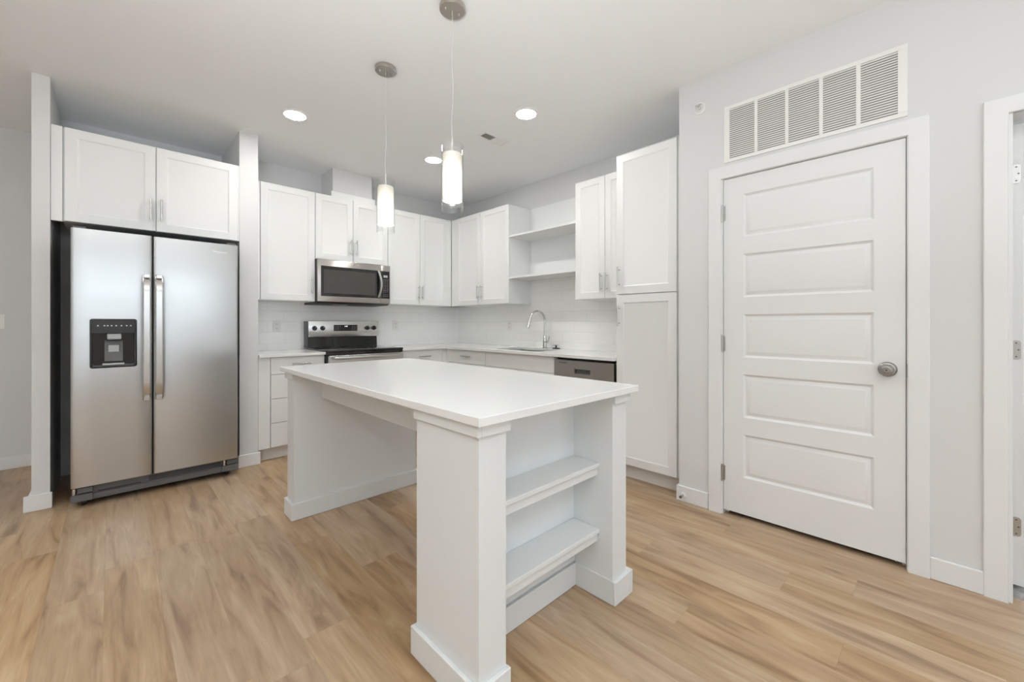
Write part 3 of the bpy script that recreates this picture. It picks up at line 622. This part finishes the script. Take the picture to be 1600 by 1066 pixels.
# ------------------------------------------------------------------ microwave
c = thing('microwave', (-1.57, -0.2, 1.37), 'stainless over-the-range microwave with dark glass door', 'microwave')
MX0, MX1, MZ0, MZ1, MY = -1.951, -1.196, 1.385, 1.796, -0.400
build('case', bx(MX0, MX1, -0.365, -0.010, MZ0, MZ1), DGREY, c)
fd = build('door', bx(MX0, -1.3075, MY, -0.366, MZ0, MZ1, 0.004, seg=2), STEEL2, c)
build('door_glass', bx(-1.921, -1.3085, MY - 0.002, MY + 0.001, 1.438, 1.733, 0.001), BLACKG, fd)
build('window', bx(-1.895, -1.368, MY - 0.0028, MY - 0.0018, 1.468, 1.700), WINDOWG, fd)
pts = []; 
mb = MB(); hx = -1.318
R_ = []
for k in range(13):
    t = k / 12; z = 1.446 + t * 0.284; bow = math.sin(PI * t); y = MY - 0.010 - 0.036 * bow; xx = hx - 0.016 + 0.016 * bow
    R_.append([(xx - 0.011, y, z), (xx + 0.011, y, z), (xx + 0.013, y + 0.008, z), (xx - 0.013, y + 0.008, z)])
build('handle', mb.rings(R_), STEEL, fd)
cpn = build('control_panel', bx(-1.3055, MX1, MY, -0.366, MZ0, MZ1, 0.004, seg=2), STEEL2, c)
gp = build('keypad', bx(-1.3050, -1.206, MY - 0.002, MY + 0.001, 1.438, 1.733, 0.001), BLACKG, cpn)
build('display', bx(-1.275, -1.230, MY - 0.0026, MY - 0.0018, 1.665, 1.688), GREYP, gp)
mb = MB()
for i, z in enumerate((1.638, 1.620, 1.602, 1.580, 1.562, 1.544, 1.526, 1.508, 1.480, 1.462)):
    for x in (-1.276, -1.255, -1.233): build('key_label', bx(x, x + (0.007 if i % 3 else 0.010), MY - 0.0026, MY - 0.0018, z, z + 0.0035), PRINT, gp)
build('vent_base', MB().rings([[(x, y, z) for (y, z) in ((-0.385, 1.3845), (-0.010, 1.3845), (-0.010, 1.362), (-0.34, 1.366))] for x in (MX0 + 0.002, MX1 - 0.002)]), BLACKP, c)
build('hood_lamp', bx(-1.75, -1.62, -0.30, -0.22, 1.3605, 1.3645), GREYP, c)
text('logo', 'Whirlpool', 0.016, LOGO, fd, (-1.575, MY - 0.0006, 1.765), FACE_Y)

# ------------------------------------------------------------------ refrigerator
FXL, FXR, FYF, FZ0, FZ1 = -3.556, -2.672, -0.79, 0.138, 1.773
c = thing('refrigerator', (-3.114, -0.38, 0), 'stainless side-by-side refrigerator with black ice and water dispenser', 'refrigerator')
build('cabinet', bx(FXL + 0.006, FXR - 0.006, -0.705, 0.02, 0.035, 1.755, 0.003), FSIDE, c)
def fdoor(x0, x1, hole=None):
    """door with softly rounded vertical front edges, optional rectangular recess"""
    mb = MB(); prof = [(x0, -0.712), (x0, FYF + 0.016)]
    for k in range(1, 6): a = PI / 2 * k / 6; prof.append((x0 + 0.014 * (1 - math.cos(a)), FYF + 0.016 - 0.014 * math.sin(a)))
    prof.append((x0 + 0.016, FYF)); prof2 = [(x1 + x0 - p[0], p[1]) for p in prof[::-1]]
    if hole is None:
        pr = prof + prof2
        mb.rings([[(x, y, FZ0) for x, y in pr], [(x, y, FZ1 - 0.004) for x, y in pr], [(x, max(y, -10) + (0.004 if y < -0.74 else 0), FZ1) for x, y in pr]])
        return mb
    hx0, hx1, hz0, hz1 = hole
    V = lambda p: mb.b.verts.new(p); zs = (FZ0, hz0, hz1, FZ1)
    def strip(pr, a, b):
        for (p, q) in zip(pr, pr[1:]): mb.b.faces.new([V((p[0], p[1], a)), V((q[0], q[1], a)), V((q[0], q[1], b)), V((p[0], p[1], b))])
    for a, b in zip(zs, zs[1:]):
        strip(prof, a, b); strip(prof2, a, b)
        if (a, b) == (hz0, hz1): strip([(x0 + 0.016, FYF), (hx0, FYF)], a, b); strip([(hx1, FYF), (x1 - 0.016, FYF)], a, b)
        else: strip([(x0 + 0.016, FYF), (hx0, FYF), (hx1, FYF), (x1 - 0.016, FYF)], a, b)
    strip([(x0, -0.712), (x1, -0.712)], FZ0, FZ1)
    for z in (FZ0, FZ1): mb.b.faces.new([V((x, y, z)) for x, y in prof + prof2])
    # rim of the recess: square to rounded corners is covered by the dispenser bezel
    mb.rings([rect('Y', hx0, hx1, hz0, hz1, FYF), rect('Y', hx0, hx1, hz0, hz1, FYF + 0.068)], False, True)
    return mb
SEAM = -3.168
HO = (-3.462, -3.260, 0.897, 1.193)
d_l = build('freezer_door', fdoor(FXL, SEAM - 0.004, HO), FSTEEL, c)
d_r = build('fridge_door', fdoor(SEAM + 0.004, FXR), FSTEEL, c)
def flat_handle(x0, x1, parent):
    mb = MB(); R_ = []
    N_ = 14
    for k in range(N_ + 1):
        t = k / N_; z = 0.650 + t * 0.857; e = min(t, 1 - t) * N_ / 1.2
        y = FYF - 0.050 * (1 if e >= 1 else math.sin(e * PI / 2) * 0.75 + 0.25)
        R_.append([(x0, y + 0.004, z), (x0 + 0.005, y, z), (x1 - 0.005, y, z), (x1, y + 0.004, z), (x1, y + 0.014, z), (x0, y + 0.014, z)])
    mb.rings(R_)
    for z in (0.664, 1.493): mb.box(x0 + 0.004, x1 - 0.004, FYF - 0.046, FYF + 0.002, z - 0.013, z + 0.013, 0.002)
    return build('handle', mb, STEEL, parent)
flat_handle(-3.221, -3.182, d_l); flat_handle(-3.157, -3.117, d_r)
def rr(x0, x1, z0, z1, y, r, n=5):
    return [(p[0], y, p[1]) for p in [(q[0], q[1]) for q in rrect(x0, x1, z0, z1, 0, r, n)]]
dsp = build('dispenser', MB().rings([rr(-3.473, -3.249, 0.884, 1.203, FYF - 0.0005, 0.014), rr(-3.473, -3.249, 0.884, 1.203, FYF - 0.004, 0.014), rr(-3.469, -3.253, 0.888, 1.199, FYF - 0.005, 0.012), rr(-3.462, -3.260, 0.897, 1.193, FYF - 0.004, 0.010), rr(-3.460, -3.262, 0.899, 1.191, FYF + 0.066, 0.010)], False, True), BLACKG, d_l)
build('control_panel', bx(-3.466, -3.256, FYF - 0.006, FYF + 0.055, 1.108, 1.196, 0.002), BLACKP, dsp)
build('spout_housing', bx(-3.393, -3.325, FYF + 0.004, FYF + 0.060, 1.068, 1.107, 0.004), GREYP, dsp)
build('paddle', MB().rings([[(x, y, z) for (y, z) in ((FYF + 0.050, 1.06), (FYF + 0.030, 0.97), (FYF + 0.022, 0.925), (FYF + 0.030, 0.925), (FYF + 0.060, 1.06))] for x in (-3.405, -3.318)]), DGREY, dsp)
build('paddle_pad', bx(-3.388, -3.335, FYF + 0.028, FYF + 0.040, 0.985, 1.030, 0.002), GREYP, dsp)
build('drip_tray', bx(-3.415, -3.310, FYF + 0.002, FYF + 0.062, 0.900, 0.912, 0.002), GREYP, dsp)
mb = MB()
for x in (-3.435, -3.405, -3.39, -3.372, -3.35, -3.325, -3.30, -3.28): build('button', MB().lathe([(0.0005, 0), (0.0045, 0), (0.0045, -0.0008), (0.0005, -0.0008)], (x, FYF - 0.006, 1.158), 'y', 12), PRINT, dsp)
text('logo', 'Whirlpool', 0.021, LOGO, d_r, (-2.787, FYF - 0.0006, 1.708), FACE_Y)
gr = build('base_grille', bx(FXL + 0.09, FXR - 0.09, -0.755, -0.70, 0.040, 0.078, 0.003).box(FXL + 0.09, FXR - 0.09, -0.742, -0.70, 0.078, 0.128), DGREY, c)
mb = MB()
for z in (0.086, 0.098, 0.110): mb.box(SEAM - 0.02, FXR - 0.10, -0.7445, -0.7425, z, z + 0.005)
mb.box(FXL + 0.12, SEAM - 0.06, -0.7445, -0.7425, 0.082, 0.088)
build('grille_slots', mb, DARK, gr)
for (x0, x1) in ((FXL - 0.002, FXL + 0.098), (FXR - 0.098, FXR + 0.002)):
    h = build('foot_cover', bx(x0, x1, -0.775, -0.70, 0.044, 0.088, 0.003).box(x0 + 0.03, x1, -0.770, -0.70, 0.094, 0.130, 0.003), DGREY, c)
    build('levelling_screw', MB().tube([(x0 + 0.016, -0.755, 0.09), (x0 + 0.016, -0.755, 0.128)], 0.009, 12), CHROME, h)
for x in (-3.50, -2.73): build('roller', MB().lathe([(0.001, -0.012), (0.022, -0.012), (0.022, 0.012), (0.001, 0.012)], (x, -0.70, 0.0225), 'x', 20), BLACKP, c)
for x in (-3.50, -2.73): build('roller', MB().lathe([(0.001, -0.012), (0.022, -0.012), (0.022, 0.012), (0.001, 0.012)], (x, -0.05, 0.0225), 'x', 20), BLACKP, c)
build('roller_frame', bx(-3.52, -2.71, -0.69, 0.0, 0.03, 0.036), BLACKP, c)
for x in (-3.52, -2.71): build('hinge_cover', bx(x - 0.03, x + 0.03, -0.76, -0.64, 1.774, 1.790, 0.004), DGREY, c)

# ------------------------------------------------------------------ island
IX0, IX1, IY0, IY1 = -2.592, -1.766, -3.602, -1.755     # outer faces of the panels
o = build('island_countertop', bx(-2.622, -1.722, -3.640, -1.700, 0.877, 0.905, 0.002), QUARTZ); tag(o, 'long white quartz countertop lying on the island', 'countertop')
c = thing('kitchen_island', (-2.18, -2.68, 0), 'white open island base with end panel and end bookshelf', 'island')
TZ = 0.8765
def skirt(mb, x0, x1, y0, y1, t=0.016, z0=0.001, z1=0.100, bv=0.002, sides='WESN'):
    if 'S' in sides: mb.box(x0 - t, x1 + t, y0 - t, y0, z0, z1, bv)
    if 'N' in sides: mb.box(x0 - t, x1 + t, y1, y1 + t, z0, z1, bv)
    if 'W' in sides: mb.box(x0 - t, x0, y0, y1, z0, z1, bv)
    if 'E' in sides: mb.box(x1, x1 + t, y0, y1, z0, z1, bv)
    return mb
ep = build('end_panel', bx(IX0, IX1, -1.875, IY1, 0.001, TZ), ISL, c)
build('baseboard', skirt(MB(), IX0, IX1, -1.875, IY1), ISL, ep); build('crown_trim', skirt(MB(), IX0, IX1, -1.875, IY1, 0.014, 0.838, TZ), ISL, ep)
build('apron', bx(-2.432, -2.412, -3.256, -1.8755, 0.712, TZ), ISL, c); build('apron', bx(-1.85, -1.83, -3.256, -1.8755, 0.712, TZ), ISL, c)
NX0, NX1, NY = -2.482, -1.872, -3.400                   # niche
bs = build('bookcase', bx(IX0, NX0, IY0, -3.257, 0.001, TZ).box(NX1, IX1, IY0, -3.257, 0.001, TZ).box(NX0, NX1, NY, -3.257, 0.001, TZ), ISL, c)
bb = MB(); t = 0.016
bb.box(IX0 - t, IX0, IY0 - t, -3.257 + t, 0.001, 0.1, 0.002).box(IX1, IX1 + 0.03, IY0 - t, -3.257 + t, 0.001, 0.1, 0.002).box(IX0, IX1, -3.257, -3.257 + t, 0.001, 0.1, 0.002)
bb.box(IX0, NX0 + 0.008, IY0 - t, IY0, 0.001, 0.1, 0.002).box(NX1 - 0.006, IX1, IY0 - t, IY0, 0.001, 0.1, 0.002)
bb.box(NX0, NX1, NY - t, NY, 0.001, 0.1, 0.002).box(NX0, NX0 + 0.006, IY0, NY - t, 0.001, 0.1, 0.001).box(NX1 - 0.006, NX1, IY0, NY - t, 0.001, 0.1, 0.001)
build('baseboard', bb, ISL, bs)
cr = MB(); t = 0.014
cr.box(IX0 - t, IX0, IY0 - t, -3.257, 0.838, TZ, 0.002).box(IX0, NX0 + 0.010, IY0 - t, IY0, 0.838, TZ, 0.002)
cr2 = MB().box(NX1, IX1 + t, IY0 - t, IY0, 0.838, TZ, 0.002).box(IX1, IX1 + t, IY0, -3.257, 0.838, TZ, 0.002)
build('crown_trim', cr, ISL, bs); build('crown_trim', cr2, ISL, bs)
for z in (0.561, 0.279):
    sh = build('shelf', bx(NX0 + 0.001, NX1 - 0.001, -3.541, NY - 0.001, z, z + 0.018, 0.0015), ISL, bs)
    build('shelf_rail', bx(NX0 + 0.001, NX1 - 0.001, -3.529, -3.510, z - 0.038, z - 0.0005, 0.001), ISL, sh)
build('back_rail', bx(NX0 + 0.001, NX1 - 0.001, NY - 0.008, NY - 0.0005, 0.108, 0.235), ISL, bs)

# ------------------------------------------------------------------ pendants
def pendant(x, y, label):
    c = thing('pendant_light', (x, y, H), label, 'pendant lamp', 'glass pendants over the island')
    cn = build('canopy', MB().lathe([(0.001, 0), (0.062, 0), (0.063, -0.003), (0.063, -0.021), (0.060, -0.024), (0.001, -0.024)], (x, y, H - 0.0005), 'z', 40), NICKEL, c)
    build('strain_relief', MB().tube([(x, y, H - 0.024), (x, y, H - 0.050)], 0.006, 12), NICKEL, cn)
    for s in (-1, 1): build('screw', MB().lathe([(0.001, 0), (0.006, 0), (0.005, -0.010), (0.001, -0.012)], (x + s * 0.036, y - s * 0.006, H - 0.0245), 'z', 14), NICKEL, cn)
    pts = [(x + 0.0035 * math.sin(k * 0.9), y + 0.002 * math.sin(k * 0.6), H - 0.05 - (H - 0.05 - 2.085) * k / 14) for k in range(15)]; pts[0] = (x, y, H - 0.05); pts[-1] = (x, y, 2.085)
    build('cord', MB().tube(pts, 0.0013, 8), GREYC, c)
    st = build('stem', MB().tube([(x, y, 2.086), (x, y, 2.012)], 0.0042, 12), NICKEL, c)
    build('crossbar', MB().tube([(x - 0.044, y, 2.0145), (x + 0.044, y, 2.0145)], 0.0025, 10).lathe([(0.001, 0), (0.006, 0), (0.006, 0.012), (0.001, 0.012)], (x + 0.02, y - 0.01, 2.012), 'z', 12), CHROME, st)
    build('socket', MB().lathe([(0.001, 2.005), (0.018, 2.005), (0.021, 1.995), (0.021, 1.950), (0.016, 1.945), (0.001, 1.945)], (x, y, 0), 'z', 24), SOCKET, c)
    build('shade', MB().shell([(0.046, 1.779), (0.047, 1.777), (0.048, 1.782), (0.048, 2.004), (0.044, 2.010), (0.020, 2.0105)], [(0.020, 2.0075), (0.043, 2.007), (0.0455, 2.003)], (x, y, 0), 48), OPAL, c, label='white frosted glass cylinder, lit')
    build('outer_glass', MB().shell([(0.0515, 1.730), (0.0525, 1.729), (0.0535, 1.730), (0.0535, 2.055), (0.0525, 2.056), (0.0515, 2.055)], [(0.0515, 1.90)], (x, y, 0), 48), GLASS, c, label='clear glass cylinder around the frosted one')
    bu = build('bulb', MB().lathe([(0.001, 1.944), (0.010, 1.944), (0.012, 1.925), (0.020, 1.90), (0.023, 1.875), (0.020, 1.852), (0.010, 1.840), (0.001, 1.838)], (x, y, 0), 'z', 24), BULB, c)
    ld = bpy.data.lights.new('bulb_light', 'POINT'); ld.energy = PENDANT_W; ld.shadow_soft_size = 0.02; ld.color = (1.0, 0.975, 0.93)
    lo = bpy.data.objects.new('bulb_light', ld); COL.objects.link(lo); lo.parent = c; lo.location = (0, 0, 1.805 - H)
BULB = emit('bulb_glow', (1.0, 0.93, 0.82), 5.0)
pendant(-2.165, -2.189, 'far pendant lamp over the island, left in the photo')
pendant(-2.163, -2.877, 'near pendant lamp over the island, right in the photo, canopy cut by the top edge')

# recessed downlights
def downlight(x, y, label, seen=True):
    c = thing('recessed_light', (x, y, H), label, 'ceiling light', 'recessed downlights')
    build('trim_ring', MB().shell([(0.090, -0.0002), (0.089, -0.004), (0.074, -0.005)], [(0.072, -0.0008)], (x, y, H), 40), SOCKET, c)
    build('lens', MB().lathe([(0.0005, -0.0012), (0.073, -0.0012), (0.072, -0.003), (0.0005, -0.0035)], (x, y, H), 'z', 40), LED, c)
downlight(-2.381, -1.179, 'round lit recessed ceiling light nearest the refrigerator, left of both pendants')
downlight(-1.146, -2.402, 'round lit recessed ceiling light right of the near pendant')
downlight(-1.157, -1.178, 'round lit recessed ceiling light between the pendants, deepest in the kitchen')
for k, (x, y) in enumerate(((-2.3, -5.6), (-4.7, -5.6), (-4.7, -3.4), (-4.9, -1.2))): downlight(x, y, 'added unseen ceiling light that brightens the kitchen from the living area')  # unseen downlights added to raise the room's brightness
downlight(0.6, -5.25, 'added unseen ceiling light that brightens the room beyond the open doorway')  # unseen lamp added to brighten what shows through the doorway

# ------------------------------------------------------------------ vents, sockets and small fittings
c = thing('ceiling_vent', (-1.05, -1.92, H), 'small white louvred air vent set in the ceiling', 'vent')
VX0, VX1, VY0, VY1 = -1.185, -0.912, -1.978, -1.868
mb = MB(); fw = 0.018
mb.box(VX0, VX1, VY0, VY0 + fw, H - 0.007, H - 0.0005, 0.002).box(VX0, VX1, VY1 - fw, VY1, H - 0.007, H - 0.0005, 0.002).box(VX0, VX0 + fw, VY0 + fw, VY1 - fw, H - 0.007, H - 0.0005, 0.002).box(VX1 - fw, VX1, VY0 + fw, VY1 - fw, H - 0.007, H - 0.0005, 0.002).box(-1.055, -1.045, VY0 + fw, VY1 - fw, H - 0.007, H - 0.0005)
build('frame', mb, SOCKET, c); build('backing', bx(VX0 + fw, VX1 - fw, VY0 + fw, VY1 - fw, H - 0.0012, H - 0.0004), SHADOWGAP, c)
mb = MB()
def slat(mb, x0, x1, y, z, w, tilt):
    s, k = math.sin(tilt) * w / 2, math.cos(tilt) * w / 2
    mb.rings([[(x, y - k, z - s), (x, y + k, z + s), (x, y + k, z + s + 0.0008), (x, y - k, z - s + 0.0008)] for x in (x0, x1)])
for k in range(6): slat(mb, VX0 + fw, -1.055, VY0 + fw + 0.007 + k * 0.0125, H - 0.0045, 0.007, 0.6)
for k in range(6): slat(mb, -1.045, VX1 - fw, VY0 + fw + 0.006 + k * 0.0125, H - 0.0045, 0.0125, -0.25)
build('louvres', mb, SOCKET, c)
# return air grille over the door
c = thing('return_air_grille', (XW, -4.037, 2.33), 'long white return air grille above the closed door', 'vent')
GY0, GY1, GZ0, GZ1 = -4.446, -3.630, 2.158, 2.502
mb = MB(); x0, x1 = XW - 0.008, XW - 0.0005
bars = [(-4.446, -4.412), (-4.275, -4.257), (-4.121, -4.105), (-3.966, -3.950), (-3.812, -3.796), (-3.660, -3.630)]
for a, b in bars: mb.box(x0, x1, a, b, GZ0 + 0.022, GZ1 - 0.022)
mb.box(x0, x1, GY0, GY1, GZ0, GZ0 + 0.022, 0.0015).box(x0, x1, GY0, GY1, GZ1 - 0.022, GZ1, 0.0015)
build('frame', mb, SOCKET, c); build('backing', bx(XW - 0.0016, XW - 0.0004, GY0 + 0.01, GY1 - 0.01, GZ0 + 0.01, GZ1 - 0.01), SHADOWGAP, c)
mb = MB(); nl = 24
for (a0, a1), (b0, b1) in zip(bars, bars[1:]):
    for k in range(nl):
        z = GZ0 + 0.0235 + (GZ1 - GZ0 - 0.047) * (k + 0.3) / nl
        mb.rings([[(XW - 0.0075, y, z + 0.0005), (XW - 0.0068, y, z - 0.0005), (XW - 0.0018, y, z + 0.0075), (XW - 0.0025, y, z + 0.0085)] for y in (a1, b0)])
build('louvres', mb, SOCKET, c)
# sidewall sprinkler
c = thing('fire_sprinkler', (XW, -3.483, 2.552), 'small round white sidewall fire sprinkler near the ceiling', 'sprinkler')
build('escutcheon', MB().lathe([(0.001, -0.0005), (0.038, -0.0005), (0.037, -0.006), (0.028, -0.010), (0.026, -0.004), (0.001, -0.004)], (XW, -3.483, 2.552), 'x', 32), SOCKET, c)
build('head', MB().lathe([(0.001, -0.004), (0.010, -0.004), (0.009, -0.020), (0.004, -0.024), (0.004, -0.034), (0.001, -0.034)], (XW, -3.483, 2.552), 'x', 16).box(XW - 0.038, XW - 0.036, -3.500, -3.466, 2.556, 2.564), CHROME, c)
# outlets
def outlet(pl, face, u, z, label, cat='outlet', rocker=False, w=0.072, h=0.116):
    c = thing('light_switch' if rocker else 'wall_outlet', P3(pl, u, z, face), label, cat)
    pt = build('cover_plate', pbox(MB(), pl, u - w / 2, u + w / 2, face - 0.0045, face - 0.0003, z - h / 2, z + h / 2, 0.0015), SOCKET, c)
    if rocker: build('rocker', pbox(MB(), pl, u - 0.017, u + 0.017, face - 0.0075, face - 0.0046, z - 0.033, z + 0.033, 0.001), SOCKET, c); return
    for dz in (-0.021, 0.021):
        rc = build('receptacle', pbox(MB(), pl, u - 0.016, u + 0.016, face - 0.0065, face - 0.0046, z + dz - 0.015, z + dz + 0.015, 0.001), SOCKET, c)
        sl = MB()
        for du in (-0.007, 0.005): pbox(sl, pl, u + du, u + du + 0.002, face - 0.0069, face - 0.0064, z + dz - 0.003, z + dz + 0.006)
        pbox(sl, pl, u - 0.002, u + 0.002, face - 0.0069, face - 0.0064, z + dz - 0.010, z + dz - 0.0065)
        build('slots', sl, DARK, rc)
outlet('Y', -0.008, -2.204, 1.145, 'white outlet on the tile left of the range')
outlet('Y', -0.008, -0.925, 1.150, 'white outlet on the tile right of the range')
outlet('X', -0.008, -1.036, 1.150, 'white outlet on the tile between corner and sink')
outlet('Y', 0.66, -4.045, 1.187, 'white light switch on the hallway wall at left edge', 'light switch', True, 0.118)
c = thing('door_stop', (XW - BT, -3.380, 0.043), 'small round white door stop on the short baseboard', 'door stop')
build('base', MB().lathe([(0.001, -0.0003), (0.018, -0.0003), (0.017, -0.005), (0.008, -0.008), (0.001, -0.008)], (XW - BT, -3.380, 0.043), 'x', 20), SOCKET, c)
build('spring', MB().tube([(XW - BT - 0.008, -3.380, 0.043), (XW - BT - 0.035, -3.380, 0.043)], 0.0055, 12), HINGE, c)
build('rubber_tip', MB().tube([(XW - BT - 0.035, -3.380, 0.043), (XW - BT - 0.047, -3.380, 0.043)], 0.008, 14), DGREY, c)

for o in bpy.data.objects:
    if '_org' in o: del o['_org']
